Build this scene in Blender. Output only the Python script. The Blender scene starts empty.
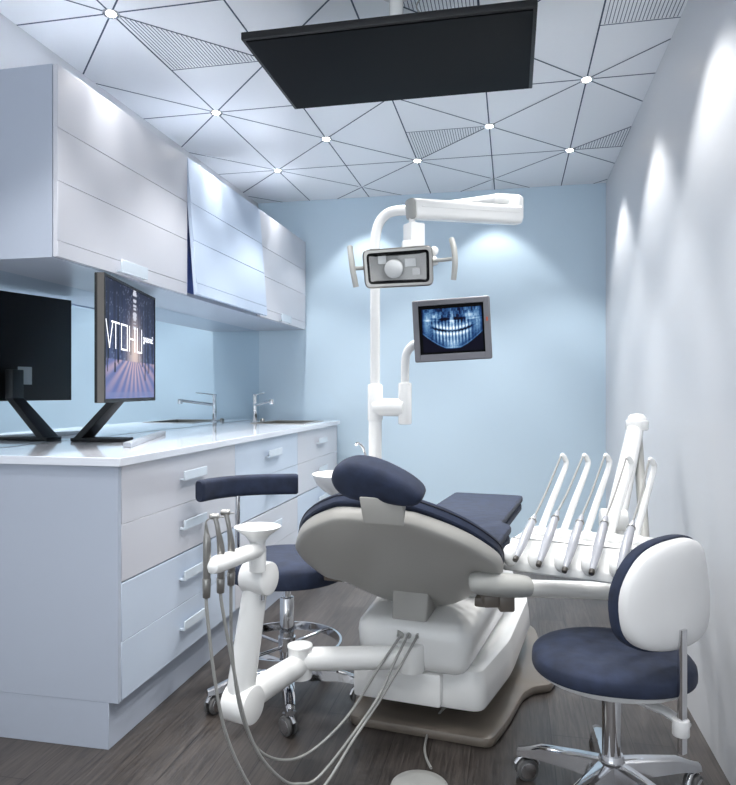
import bpy, bmesh, math, random
from mathutils import Vector, Matrix
random.seed(4)
PI = math.pi
scene = bpy.context.scene
COL = scene.collection

# ---------------------------------------------------------------- camera model
F = 685.0; TH = math.radians(11.87); CT = math.cos(TH); ST = math.sin(TH); CH = 1.1655; HY = 391.0
def at(px, py, d):
    """a point of the room seen at that pixel, d metres in front of the lens"""
    x = (px - 368) / F * d
    return Vector((x * CT - d * ST, x * ST + d * CT, CH - (py - HY) / F * d))
cam = bpy.data.objects.new('camera', bpy.data.cameras.new('camera')); COL.objects.link(cam)
cam.location = (0, 0, CH); cam.rotation_euler = (PI / 2, 0, TH)
cam.data.sensor_fit = 'HORIZONTAL'; cam.data.sensor_width = 36; cam.data.lens = 36 * F / 736
cam.data.shift_y = -1.5 / 736; cam.data.clip_start = .02
scene.camera = cam

# ---------------------------------------------------------------- materials
def lin(c):
    return tuple(((v / 255) / 12.92 if v / 255 <= .04045 else ((v / 255 + .055) / 1.055) ** 2.4) for v in c) + (1,)
def mat(name, rgb, rough=.4, metal=0, vary=.04, scale=30, bump=0, coat=0, spec=.5, stretch=None, trans=0, sheen=0, alpha=1, ior=1.45, crough=.08, aniso=0):
    m = bpy.data.materials.new(name); m.use_nodes = True
    nt = m.node_tree; b = nt.nodes['Principled BSDF']
    b.inputs['Roughness'].default_value = rough; b.inputs['Metallic'].default_value = metal
    b.inputs['Specular IOR Level'].default_value = spec
    b.inputs['Coat Weight'].default_value = coat; b.inputs['Coat Roughness'].default_value = crough
    b.inputs['Transmission Weight'].default_value = trans; b.inputs['IOR'].default_value = ior
    b.inputs['Sheen Weight'].default_value = sheen; b.inputs['Alpha'].default_value = alpha
    if aniso:      # fine horizontal brushing under the lacquer
        b.inputs['Anisotropic'].default_value = aniso
        cv = nt.nodes.new('ShaderNodeCombineXYZ'); cv.inputs[1].default_value = 1; nt.links.new(cv.outputs[0], b.inputs['Tangent'])
    tc = nt.nodes.new('ShaderNodeTexCoord'); mp = nt.nodes.new('ShaderNodeMapping')
    nt.links.new(tc.outputs['Object'], mp.inputs['Vector'])
    if stretch: mp.inputs['Scale'].default_value = stretch
    n = nt.nodes.new('ShaderNodeTexNoise'); n.inputs['Scale'].default_value = scale; n.inputs['Detail'].default_value = 4
    nt.links.new(mp.outputs['Vector'], n.inputs['Vector'])
    mx = nt.nodes.new('ShaderNodeMix'); mx.data_type = 'RGBA'
    c = lin(rgb)
    mx.inputs[6].default_value = tuple(min(1, v * (1 - vary)) for v in c[:3]) + (1,)
    mx.inputs[7].default_value = tuple(min(1, v * (1 + vary)) for v in c[:3]) + (1,)
    nt.links.new(n.outputs['Fac'], mx.inputs[0]); nt.links.new(mx.outputs[2], b.inputs['Base Color'])
    if bump:
        bp = nt.nodes.new('ShaderNodeBump'); bp.inputs['Strength'].default_value = bump; bp.inputs['Distance'].default_value = .004
        nt.links.new(n.outputs['Fac'], bp.inputs['Height']); nt.links.new(bp.outputs['Normal'], b.inputs['Normal'])
    return m
def emit(name, rgb, strength):
    m = bpy.data.materials.new(name); m.use_nodes = True
    b = m.node_tree.nodes['Principled BSDF']
    b.inputs['Base Color'].default_value = lin(rgb); b.inputs['Emission Color'].default_value = lin(rgb)
    b.inputs['Emission Strength'].default_value = strength
    return m
def picture(name, strength):
    m = bpy.data.materials.new(name); m.use_nodes = True; nt = m.node_tree
    b = nt.nodes['Principled BSDF']; a = nt.nodes.new('ShaderNodeAttribute'); a.attribute_name = 'screen'
    b.inputs['Base Color'].default_value = (.004, .004, .005, 1); b.inputs['Roughness'].default_value = .35; b.inputs['Specular IOR Level'].default_value = .05
    nt.links.new(a.outputs['Color'], b.inputs['Emission Color']); b.inputs['Emission Strength'].default_value = strength
    return m
MT = {
 'wall_blue': mat('wall_blue', (196, 216, 230), .45, vary=.01, scale=6),
 'wall_white': mat('wall_white', (206, 208, 212), .38, vary=.01, scale=5),
 'ceiling': mat('ceiling_white', (238, 240, 243), .3, vary=.012, scale=60),
 'groove': mat('groove_grey', (62, 76, 96), .6),
 'cab_end': mat('cabinet_side', (176, 184, 198), .28, vary=.01, scale=8),
 'cab_warm': mat('gloss_warm_white', (204, 205, 212), .3, vary=.01, scale=8, coat=.6, crough=.2),
 'cab_blue': mat('gloss_pale_blue', (196, 208, 224), .3, vary=.01, scale=8, coat=.6, crough=.2),
 'cab_in': mat('cabinet_inside', (96, 120, 190), .6),
 'rail': mat('blue_rail', (62, 80, 128), .5),
 'door_warm': mat('door_warm_white', (204, 205, 212), .3, vary=.01, scale=8, coat=.3, crough=.2),
 'door_blue': mat('door_pale_blue', (192, 206, 226), .3, vary=.01, scale=8, coat=.3, crough=.2),
 'handle': mat('handle_frosted', (212, 222, 231), .2, coat=.2),
 'silver': mat('silver_bar', (176, 180, 186), .3, metal=.3),
 'counter': mat('worktop_white', (222, 226, 234), .1, vary=.01, coat=.5, scale=12),
 'mirror': mat('mirror_glass', (228, 238, 244), .015, metal=1, vary=0),
 'white': mat('white_plastic', (238, 238, 236), .22, vary=.01, coat=.25),
 'shell_grey': mat('shell_grey', (166, 164, 159), .34, vary=.01),
 'white_matte': mat('white_shell', (212, 212, 212), .34, vary=.01),
 'grey': mat('light_grey_plastic', (168, 168, 164), .35, vary=.02),
 'tool_grey': mat('translucent_grey', (158, 160, 166), .2, coat=.3),
 'taupe': mat('taupe_plastic', (112, 104, 95), .3, vary=.03, scale=10, coat=.2),
 'taupe_dark': mat('taupe_dark', (60, 56, 52), .4, vary=.03),
 'navy': mat('navy_velvet', (29, 38, 59), .85, vary=.75, scale=20, bump=.5, sheen=.05),
 'navy_dark': mat('navy_piping', (18, 22, 36), .7, vary=.1),
 'chrome': mat('chrome', (214, 214, 216), .08, metal=1, vary=.01),
 'steel': mat('brushed_steel', (158, 156, 152), .3, metal=.85, vary=.05, stretch=(1, 1, 12)),
 'hose': mat('grey_hose', (150, 150, 147), .45),
 'black': mat('black_plastic', (16, 17, 20), .45, vary=.15, scale=300, bump=.15),
 'black_gloss': mat('black_screen', (4, 5, 8), .4, vary=.05, spec=.06),
 'bezel': mat('screen_bezel', (96, 92, 88), .4, vary=.02),
 'bezel_grey': mat('monitor_grey', (112, 112, 118), .4, vary=.02),
 'paper': mat('label_paper', (196, 196, 196), .6),
 'lampglass': mat('lamp_glass', (225, 228, 232), .03, trans=1, alpha=.12, vary=0),
 'reflector': mat('lamp_reflector', (188, 187, 184), .3, metal=.15, vary=.03),
 'tyre': mat('caster_wheel', (92, 92, 92), .35),
 'red': mat('red_mark', (190, 80, 50), .5),
 'lamp': emit('downlight_lens', (255, 244, 226), 22),
 'text': emit('screen_lettering', (246, 246, 250), .5),
 'xray': picture('xray_picture', .62),
 'forest': picture('forest_picture', .42),
}
def floor_mat():
    m = bpy.data.materials.new('dark_wood_floor'); m.use_nodes = True; nt = m.node_tree; b = nt.nodes['Principled BSDF']
    tc = nt.nodes.new('ShaderNodeTexCoord'); mp = nt.nodes.new('ShaderNodeMapping'); mp.inputs['Rotation'].default_value = (0, 0, PI / 2)
    nt.links.new(tc.outputs['Object'], mp.inputs['Vector'])
    br = nt.nodes.new('ShaderNodeTexBrick'); br.inputs['Scale'].default_value = 1
    br.inputs['Brick Width'].default_value = 1.2; br.inputs['Row Height'].default_value = .13
    br.inputs['Mortar Size'].default_value = .0015; br.inputs['Bias'].default_value = 0
    br.inputs['Color1'].default_value = lin((58, 54, 52)); br.inputs['Color2'].default_value = lin((74, 69, 66)); br.inputs['Mortar'].default_value = lin((36, 33, 32))
    nt.links.new(mp.outputs['Vector'], br.inputs['Vector'])
    mp2 = nt.nodes.new('ShaderNodeMapping'); mp2.inputs['Scale'].default_value = (55, 3.2, 1)
    nt.links.new(tc.outputs['Object'], mp2.inputs['Vector'])
    n = nt.nodes.new('ShaderNodeTexNoise'); n.inputs['Scale'].default_value = 1.6; n.inputs['Detail'].default_value = 8; n.inputs['Roughness'].default_value = .65; n.inputs['Distortion'].default_value = .6
    nt.links.new(mp2.outputs['Vector'], n.inputs['Vector'])
    rp = nt.nodes.new('ShaderNodeValToRGB'); rp.color_ramp.elements[0].position = .33; rp.color_ramp.elements[0].color = (.45, .45, .46, 1)
    rp.color_ramp.elements[1].position = .68; rp.color_ramp.elements[1].color = (1.4, 1.36, 1.32, 1)
    nt.links.new(n.outputs['Fac'], rp.inputs['Fac'])
    mx = nt.nodes.new('ShaderNodeMix'); mx.data_type = 'RGBA'; mx.blend_type = 'MULTIPLY'; mx.inputs[0].default_value = 1
    nt.links.new(br.outputs['Color'], mx.inputs[6]); nt.links.new(rp.outputs['Color'], mx.inputs[7]); nt.links.new(mx.outputs[2], b.inputs['Base Color'])
    b.inputs['Roughness'].default_value = .36
    bp = nt.nodes.new('ShaderNodeBump'); bp.inputs['Strength'].default_value = .25; bp.inputs['Distance'].default_value = .002
    nt.links.new(n.outputs['Fac'], bp.inputs['Height']); nt.links.new(bp.outputs['Normal'], b.inputs['Normal'])
    return m
MT['floor'] = floor_mat()

# ---------------------------------------------------------------- object helpers
FRAME = {}
def thing(name, label, cat, loc=(0, 0, 0), rotz=0, group=None, mtx=None):
    o = bpy.data.objects.new(name, None); COL.objects.link(o); o.empty_display_size = .1
    m = mtx if mtx is not None else Matrix.Translation(Vector(loc)) @ Matrix.Rotation(rotz, 4, 'Z')
    o.matrix_world = m; FRAME[o] = m.copy()
    tag(o, label, cat, group); return o
def tag(o, label=None, cat=None, group=None, kind=None):
    if label: o['label'] = label
    if cat: o['category'] = cat
    if group: o['group'] = group
    if kind: o['kind'] = kind
    return o
def obj(name, bm, m, parent=None, world=False, loc=None, smooth=40, label=None):
    """links a bmesh as one object; world=True: the shape was drawn in room coordinates"""
    if bm.faces: bmesh.ops.recalc_face_normals(bm, faces=bm.faces)
    if parent is not None and world: bm.transform(FRAME[parent].inverted())
    if parent is None and loc is not None: bm.transform(Matrix.Translation(-Vector(loc)))
    me = bpy.data.meshes.new(name); bm.to_mesh(me); bm.free()
    ms = m if isinstance(m, (list, tuple)) else [m]
    for k in ms: me.materials.append(MT[k])
    for p in me.polygons: p.use_smooth = smooth > 0
    if smooth > 0: me.set_sharp_from_angle(angle=math.radians(smooth))
    o = bpy.data.objects.new(name, me); COL.objects.link(o)
    if parent is not None: o.parent = parent; FRAME[o] = FRAME[parent]
    elif loc is not None: o.location = loc
    if label: o['label'] = label
    return o
def B(): return bmesh.new()
def box(bm, c, s, bev=0, seg=2, rot=None, mi=0):
    m = Matrix.Translation(Vector(c)) @ (rot.to_4x4() if rot is not None else Matrix.Identity(4)) @ Matrix.Diagonal((s[0], s[1], s[2], 1))
    r = bmesh.ops.create_cube(bm, size=1, matrix=m)
    vs = r['verts']; fs = {f for v in vs for f in v.link_faces}
    for f in fs: f.material_index = mi
    if bev:
        es = list({e for v in vs for e in v.link_edges})
        bmesh.ops.bevel(bm, geom=es, offset=bev, segments=seg, profile=.5, affect='EDGES', material=-1)
    return bm
def bx(bm, x0, x1, y0, y1, z0, z1, bev=0, seg=2, mi=0):
    return box(bm, ((x0 + x1) / 2, (y0 + y1) / 2, (z0 + z1) / 2), (x1 - x0, y1 - y0, z1 - z0), bev, seg, mi=mi)
def hexa(bm, low, top, bev=0, seg=3):
    vs = [bm.verts.new(p) for p in list(low) + list(top)]
    fs = [bm.faces.new([vs[3], vs[2], vs[1], vs[0]]), bm.faces.new(vs[4:8])]
    for i in range(4):
        j = (i + 1) % 4; fs.append(bm.faces.new([vs[i], vs[j], vs[4 + j], vs[4 + i]]))
    if bev:
        es = list({e for f in fs for e in f.edges})
        bmesh.ops.bevel(bm, geom=es, offset=bev, segments=seg, profile=.5, affect='EDGES')
    return bm
def cr(pts, n=6, closed=False):
    P = [tuple(p) for p in pts]; L = len(P); dim = len(P[0]); out = []
    for i in range(L if closed else L - 1):
        if closed: a, b, c, d = P[i - 1], P[i], P[(i + 1) % L], P[(i + 2) % L]
        else: a, b, c, d = P[max(i - 1, 0)], P[i], P[i + 1], P[min(i + 2, L - 1)]
        for k in range(n):
            t = k / n
            out.append(tuple(.5 * (2 * b[j] + (c[j] - a[j]) * t + (2 * a[j] - 5 * b[j] + 4 * c[j] - d[j]) * t * t + (3 * b[j] - a[j] - 3 * c[j] + d[j]) * t ** 3) for j in range(dim)))
    if not closed: out.append(P[-1])
    return out
def tube(bm, pts, r, seg=16, n=6, curve=True, flat=1.0, up=None, mi=0):
    """swept tube; r a number or one radius per point"""
    pts = [Vector(p) for p in pts]
    rs = list(r) if isinstance(r, (list, tuple)) else [r] * len(pts)
    if curve and len(pts) > 2:
        q = cr([(p.x, p.y, p.z, w) for p, w in zip(pts, rs)], n); pts = [Vector(a[:3]) for a in q]; rs = [a[3] for a in q]
    t0 = (pts[1] - pts[0]).normalized()
    u = Vector(up) if up else (Vector((0, 0, 1)) if abs(t0.z) < .9 else Vector((1, 0, 0)))
    rings = []
    for i, p in enumerate(pts):
        t = (pts[min(i + 1, len(pts) - 1)] - pts[max(i - 1, 0)]).normalized()
        u = (u - t * u.dot(t)).normalized(); v = t.cross(u)
        rings.append([bm.verts.new(p + u * (math.cos(2 * PI * k / seg) * rs[i] * flat) + v * (math.sin(2 * PI * k / seg) * rs[i])) for k in range(seg)])
    for a, b in zip(rings, rings[1:]):
        for k in range(seg):
            f = bm.faces.new([a[k], a[(k + 1) % seg], b[(k + 1) % seg], b[k]]); f.material_index = mi
    bm.faces.new(rings[0][::-1]).material_index = mi; bm.faces.new(rings[-1]).material_index = mi
    return bm
def cyl(bm, a, b, r, r2=None, seg=28, bev=0, mi=0):
    a = Vector(a); b = Vector(b); r2 = r if r2 is None else r2
    if bev:
        t = (b - a).normalized()
        return tube(bm, [a, a + t * bev * .3, a + t * bev, b - t * bev, b - t * bev * .3, b], [r - bev, r - bev * .3, r, r2, r2 - bev * .3, r2 - bev], seg, curve=False, mi=mi)
    return tube(bm, [a, b], [r, r2], seg, curve=False, mi=mi)
def lathe(bm, prof, seg=32, mtx=None, mi=0):
    """profile of (radius, height) turned about z"""
    mtx = mtx or Matrix.Identity(4); rings = []
    for r, z in prof:
        if r < 1e-6: rings.append([bm.verts.new(mtx @ Vector((0, 0, z)))])
        else: rings.append([bm.verts.new(mtx @ Vector((r * math.cos(2 * PI * k / seg), r * math.sin(2 * PI * k / seg), z))) for k in range(seg)])
    for a, b in zip(rings, rings[1:]):
        for k in range(seg):
            k2 = (k + 1) % seg
            if len(a) == 1 and len(b) == 1: continue
            if len(a) == 1: f = bm.faces.new([a[0], b[k], b[k2]])
            elif len(b) == 1: f = bm.faces.new([a[k], a[k2], b[0]])
            else: f = bm.faces.new([a[k], a[k2], b[k2], b[k]])
            f.material_index = mi
    if len(rings[0]) > 1: bm.faces.new(rings[0][::-1]).material_index = mi
    if len(rings[-1]) > 1: bm.faces.new(rings[-1]).material_index = mi
    return bm
def ball(bm, c, r, sx=1, sy=1, sz=1, seg=20):
    m = Matrix.Translation(Vector(c)) @ Matrix.Diagonal((sx, sy, sz, 1))
    bmesh.ops.create_uvsphere(bm, u_segments=seg, v_segments=seg // 2 + 2, radius=r, matrix=m); return bm
def rounded(poly, r, n=4):
    out = []; L = len(poly)
    for i in range(L):
        a, b, c = Vector(poly[i - 1]), Vector(poly[i]), Vector(poly[(i + 1) % L])
        ra = min(r, (a - b).length * .45, (c - b).length * .45)
        p = b + (a - b).normalized() * ra; q = b + (c - b).normalized() * ra
        for k in range(n + 1):
            t = k / n; out.append(tuple(p * (1 - t) ** 2 + b * 2 * t * (1 - t) + q * t * t))
    return out
def offs(poly, d):
    """shrinks an outline by d metres towards its middle"""
    out = []; L = len(poly); area = sum(poly[i - 1][0] * poly[i][1] - poly[i][0] * poly[i - 1][1] for i in range(L))
    sg = 1 if area > 0 else -1
    for i in range(L):
        t = Vector(poly[(i + 1) % L]) - Vector(poly[i - 1])
        if t.length < 1e-9: t = Vector((1, 0))
        t.normalize(); out.append((poly[i][0] - t.y * d * sg, poly[i][1] + t.x * d * sg))
    return out
def loft(bm, rings, place=lambda u, v, w: Vector((u, v, w)), mi=0):
    """rings = [(outline, height), ...]"""
    R = [[bm.verts.new(place(u, v, w)) for u, v in o] for o, w in rings]
    n = len(R[0])
    for a, b in zip(R, R[1:]):
        for k in range(n): bm.faces.new([a[k], a[(k + 1) % n], b[(k + 1) % n], b[k]]).material_index = mi
    bm.faces.new(R[0][::-1]).material_index = mi; bm.faces.new(R[-1]).material_index = mi
    return bm
def slab(bm, o, z0, z1, bev=.01, place=lambda u, v, w: Vector((u, v, w)), mi=0):
    return loft(bm, [(offs(o, bev), z0), (offs(o, bev * .3), z0 + bev * .3), (o, z0 + bev), (o, z1 - bev), (offs(o, bev * .3), z1 - bev * .3), (offs(o, bev), z1)], place, mi)
def pebble(bm, outline, place, hf, hb, rim=.0, e=.55, levels=7):
    """a cushion: outline with domed front (hf) and back (hb)"""
    cx = sum(p[0] for p in outline) / len(outline); cy = sum(p[1] for p in outline) / len(outline)
    def ring(s): return [(cx + (u - cx) * s, cy + (v - cy) * s) for u, v in outline]
    rings = []
    for k in range(levels, -1, -1):
        a = PI / 2 * k / levels
        rings.append((ring(max(math.cos(a) ** e, .02)), -rim / 2 - hb * math.sin(a) ** e if k else -rim / 2))
    for k in range(0 if rim else 1, levels + 1):
        a = PI / 2 * k / levels
        rings.append((ring(max(math.cos(a) ** e, .02)), rim / 2 + (hf * math.sin(a) ** e if k else 0)))
    return loft(bm, rings, place)
def plane_place(o, U, Vv, N):
    o, U, Vv, N = Vector(o), Vector(U).normalized(), Vector(Vv).normalized(), Vector(N).normalized()
    return lambda u, v, w: o + U * u + Vv * v + N * w
def ellipse(a, b, n=40, e=2.0, cx=0, cy=0):
    out = []
    for k in range(n):
        t = 2 * PI * k / n; ct, st = math.cos(t), math.sin(t)
        out.append((cx + a * math.copysign(abs(ct) ** (2 / e), ct), cy + b * math.copysign(abs(st) ** (2 / e), st)))
    return out

# ---------------------------------------------------------------- the room
XL, XR, YB, YN, ZC = -1.90, .633, 4.957, -1.6, 2.60
def struct(name, bm, m): return tag(obj(name, bm, m, smooth=0), kind='structure')
b = B(); bx(b, XL - .1, XR + .1, YN, YB + .1, -.1, 0); struct('floor', b, 'floor')
b = B(); bx(b, XL - .1, XR + .1, YB, YB + .1, 0, ZC); struct('wall_back', b, 'wall_blue')
b = B(); bx(b, XL - .1, XL, YN, YB, 0, ZC); struct('wall_left', b, 'wall_white')
b = B(); bx(b, XR, XR + .1, YN, YB, 0, ZC); struct('wall_right', b, 'wall_white')
# ceiling with its lattice of dark joints
LX, LY = .4565, .4725; X0, Y0 = -1.49, 2.345
def node(i, j): return Vector((X0 + LX * i, Y0 + LY * j, ZC))
b = B(); bx(b, XL - .1, XR + .1, YN, YB + .1, ZC, ZC + .1)
def clipseg(p, q):
    (x0, y0), (x1, y1) = p, q; t0, t1 = 0, 1
    for pp, qq in ((-(x1 - x0), x0 - XL), (x1 - x0, XR - x0), (-(y1 - y0), y0 - YN), (y1 - y0, YB - y0)):
        if abs(pp) < 1e-9:
            if qq < 0: return None
            continue
        r = qq / pp
        if pp < 0: t0 = max(t0, r)
        else: t1 = min(t1, r)
    if t0 >= t1: return None
    return (x0 + (x1 - x0) * t0, y0 + (y1 - y0) * t0), (x0 + (x1 - x0) * t1, y0 + (y1 - y0) * t1)
def strip(bm, p, q, w, z=ZC, h=.0012, mi=1):
    s = clipseg(p, q)
    if not s: return
    (x0, y0), (x1, y1) = s; L = math.hypot(x1 - x0, y1 - y0)
    box(bm, ((x0 + x1) / 2, (y0 + y1) / 2, z - h / 2 + .0002), (L, w, h), rot=Matrix.Rotation(math.atan2(y1 - y0, x1 - x0), 3, 'Z'), mi=mi)
for i in range(-1, 6):
    strip(b, (X0 + LX * i, -2), (X0 + LX * i, 6), .0065)
for j in range(-8, 6):
    if j % 2 == 0: strip(b, (-3, Y0 + LY * j), (2, Y0 + LY * j), .0065)
for k in range(-30, 18, 2):
    strip(b, (X0 + LX * k, Y0 - 3 * LY * 4), (X0 + LX * (k + 24), Y0 + LY * 12), .0065)
    strip(b, (X0 + LX * k, Y0 + LY * 12), (X0 + LX * (k + 24), Y0 - LY * 12), .0065)
struct('ceiling', b, ['ceiling', 'groove'])
# slotted vent triangles
def vent(tri, label):
    b = B(); xs = [p[0] for p in tri]; x = min(xs) + .018
    def span(x):
        ys = []
        for i in range(3):
            (xa, ya), (xb, yb) = tri[i], tri[(i + 1) % 3]
            if abs(xa - xb) > 1e-6 and min(xa, xb) <= x <= max(xa, xb): ys.append(ya + (yb - ya) * (x - xa) / (xb - xa))
        return (min(ys), max(ys)) if len(ys) > 1 else None
    while x < min(max(xs), XR - .005):
        s = span(x)
        if s and s[1] - s[0] > .02: strip(b, (x, s[0] + .008), (x, s[1] - .008), .0026)
        x += .0140
    for i in range(3): strip(b, tri[i], tri[(i + 1) % 3], .004)
    c = (tri[0][0], tri[0][1], ZC)
    tag(obj('ceiling_vent', b, ['groove', 'groove'], loc=c, smooth=0), label, 'vent', 'slotted triangular ceiling vents')
N2 = lambda i, j: (X0 + LX * i, Y0 + LY * j)
vent([N2(0, 0), N2(0, 1), N2(1, 1)], 'slotted triangular vent in the ceiling above the nearest wall cabinet')
vent([N2(2, 3), N2(3, 3), N2(2, 4)], 'slotted triangular vent in the ceiling just beyond the black screen')
vent([N2(4, 4), (XR, Y0 + LY * 4), (XR, Y0 + LY * 3.35)], 'small slotted vent wedge at the ceiling edge nearest the back right corner')
vent([N2(4, 1), (XR, Y0 + LY), (XR, Y0 + LY * .65), N2(4, 0)], 'slotted vent in the ceiling at the right wall, nearest the viewer') if False else None
b = B(); x = X0 + LX * 4 + .018
while x < XR - .004:
    strip(b, (x, Y0 + LY * (x - X0 - 4 * LX) / LX + .006), (x, Y0 + LY - .008), .0026); x += .0140
strip(b, N2(4, 1), (XR, Y0 + LY), .004)
tag(obj('ceiling_vent', b, ['groove', 'groove'], loc=(X0 + LX * 4, Y0, ZC), smooth=0), 'slotted vent in the ceiling beside the right wall at the upper edge of the photo', 'vent', 'slotted triangular ceiling vents')
vent([N2(2, 0), N2(3, 0), N2(3, 1)], 'slotted triangular vent in the ceiling right behind the white mounting pole')
# downlights
def downlight(i, j, label, visible=True, power=1.0, fixture=True):
    p = node(i, j)
    if fixture:
        t = thing('ceiling_downlight', label, 'light', p, group='downlights at the joints of the ceiling lines')
        b = B(); lathe(b, [(.018, -.003), (.030, -.006), (.033, -.002), (.033, .0)], 24); obj('trim_ring', b, 'chrome', t)
        b = B(); lathe(b, [(0, -.006), (.018, -.006), (.020, -.002), (0, -.002)], 24); obj('lens', b, 'lamp', t)
    l = bpy.data.lights.new('downlight_beam', 'SPOT'); l.energy = SPOT * power; l.spot_size = math.radians(94); l.spot_blend = .5
    l.shadow_soft_size = .03; l.color = (1, .995, .985)
    o = bpy.data.objects.new('downlight_beam', l); COL.objects.link(o); o.location = p + Vector((0, 0, -.035))
    if fixture:      # the brighter middle of the beam
        l = bpy.data.lights.new('downlight_core', 'SPOT'); l.energy = CORE * power; l.spot_size = math.radians(40); l.spot_blend = .9
        l.shadow_soft_size = .02; l.color = (1, .995, .985)
        o = bpy.data.objects.new('downlight_core', l); COL.objects.link(o); o.location = p + Vector((0, 0, -.03))
SPOT = 19; CORE = 22
downlight(0, 0, 'ceiling spotlight above the near end of the wall cabinets')
downlight(0, 2, 'ceiling spotlight above the joint of the first and second wall cabinets')
downlight(0, 4, 'ceiling spotlight above the farthest wall cabinet, closest to the blue back wall corner')
downlight(1, 3, 'ceiling spotlight between the black screen corner and the far cabinet')
downlight(2, 4, 'ceiling spotlight touching the tip of the slotted vent, above the dental lamp arm')
downlight(3, 3, 'ceiling spotlight just beyond the far right edge of the black screen')
downlight(4, 2, 'brightest ceiling spotlight by the right wall, right of the black screen')
downlight(4, 4, 'ceiling spotlight nearest the back right corner of the room')
downlight(1, 1, 'ceiling spotlight hidden by the left side of the black screen')
downlight(2, 2, 'ceiling spotlight hidden above the middle of the black screen')
for i, j, w in ((4, 0, 1), (3, 1, 1), (1, -1, .8), (3, -1, .9), (4, -2, 1), (2, -2, .8), (0, -2, .8), (1, -3, .7), (3, -3, .7), (2, -4, .7), (0, -4, .7), (4, -4, .7)):  # unseen beams without fixtures, carrying the lattice towards the camera for added light
    downlight(i, j, None, power=w, fixture=False)
for x in (X0 + LX * 1, X0 + LX * 3):      # wall washers close to the back wall
    t = thing('wall_washer', 'small flush wall washer in the ceiling near the blue back wall, %s one' % ('left' if x < -.6 else 'right'), 'light', (x, 4.70, ZC), group='flush wall washers')
    b = B(); lathe(b, [(.0, -.001), (.026, -.001), (.028, .0)], 24); obj('cover', b, 'ceiling', t)
    l = bpy.data.lights.new('washer_beam', 'SPOT'); l.energy = SPOT * .42; l.spot_size = math.radians(92); l.spot_blend = .35; l.shadow_soft_size = .03; l.color = (1, .995, .985)
    o = bpy.data.objects.new('washer_beam', l); COL.objects.link(o); o.location = (x, 4.70, ZC - .03)

# ---------------------------------------------------------------- base cabinets
FX = -1.247; YE = [2.022, 2.961, 3.900, 4.839]
ZB = .1535; ZT = .9215; ZL = [ZB, .343, .539, .729, .920]
def handle_bm(x, yc, z, w=.2, h=.036):
    b = B(); bx(b, x + .017, x + .021, yc - w / 2, yc + w / 2, z - h / 2, z + h / 2, .001, 1)
    for e in (-1, 1): bx(b, x, x + .0175, yc + e * (w / 2 - .008) - .008, yc + e * (w / 2 - .008) + .008, z - h / 2 + .002, z - h / 2 + .008)
    return b
names = ['base cabinet at the near end under the monitor, warm white above and pale blue below',
         'middle base cabinet, pale blue drawers above and warm white below',
         'base cabinet at the far end beside the blue back wall, warm white above']
for k in range(3):
    y0, y1 = YE[k], YE[k + 1]
    t = thing('base_cabinet', names[k], 'cabinet', (-1.55, (y0 + y1) / 2, ZB), group='gloss base cabinets along the left wall')
    b = B()
    e0 = .02 if k == 0 else 0; e1 = .006 if k == 2 else 0
    bx(b, XL + .002, FX if k == 0 else FX - .022, y0 - e0 + .0005, y0 - e0 + .018, ZB, ZT)
    bx(b, XL + .002, FX if k == 2 else FX - .022, y1 + e1 - .018, y1 + e1 - .0005, ZB, ZT)
    bx(b, XL + .002, FX - .022, y0, y1 - .001, ZB, ZB + .018)
    bx(b, XL + .002, XL + .012, y0, y1 - .001, ZB + .018, ZT)
    bx(b, FX - .04, FX - .022, y0, y1 - .001, ZB + .018, ZT)
    obj('body', b, 'cab_end', t, world=True)
    for r in range(4):
        warm = (k + (0 if r >= 2 else 1)) % 2 == 0
        g = .0045 if r in (1, 2) else .0015
        z0 = ZL[r] + (.0028 if r == 2 else .0007); z1 = ZL[r + 1] - (.0028 if r == 1 else .0007)
        b = B(); bx(b, FX - .02, FX, y0 + .0015 + (.0 if k else 0), y1 - .0015, z0, z1, .0012, 1)
        d = obj('drawer', b, 'cab_warm' if warm else 'cab_blue', t, world=True)
        obj('handle', handle_bm(FX, (y0 + y1) / 2 + .03, (z0 + z1) / 2 + .015), 'handle', d, world=True)
        if r == 2:   # dark blue rail between the two halves
            b = B(); bx(b, FX - .03, FX - .012, y0 + .002, y1 - .002, ZL[2] - .005, ZL[2] + .005); obj('rail', b, 'rail', t, world=True)
b = B(); bx(b, XL + .003, -1.281, 2.003, 4.84, 0, .153, .001, 1)
tag(obj('cabinet_plinth', b, 'cab_end', loc=(-1.55, 3.37, 0)), 'long pale plinth on the dark floor carrying the base cabinets', 'plinth')
# worktop with a cut-out for the sink
SX0, SX1, SY0, SY1 = -1.67, -1.34, 4.28, 4.72; WT = .950
b = B()
bx(b, XL + .0005, -1.231, 1.988, SY0, .922, WT, .0015, 1); bx(b, XL + .0005, -1.231, SY1, 4.858, .922, WT, .0015, 1)
bx(b, XL + .0005, SX0, SY0 - .002, SY1 + .002, .922, WT); bx(b, SX1, -1.231, SY0 - .002, SY1 + .002, .922, WT)
tag(obj('worktop', b, 'counter', loc=(-1.55, 3.37, .922)), 'long glossy white worktop over the base cabinets', 'worktop')
t = thing('sink', 'rectangular steel sink set into the far end of the white worktop', 'sink', ((SX0 + SX1) / 2, (SY0 + SY1) / 2, .79))
b = B()
for (x0, x1, y0, y1) in ((SX0 - .02, SX1 + .02, SY0 - .02, SY0 + .004), (SX0 - .02, SX1 + .02, SY1 - .004, SY1 + .02), (SX0 - .02, SX0 + .004, SY0, SY1), (SX1 - .004, SX1 + .02, SY0, SY1)):
    bx(b, x0, x1, y0, y1, WT + .0003, WT + .0035)
obj('rim', b, 'steel', t, world=True)
b = B(); w = .003
bx(b, SX0 + .003, SX1 - .003, SY0 + .003, SY1 - .003, .79, .793)
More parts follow.
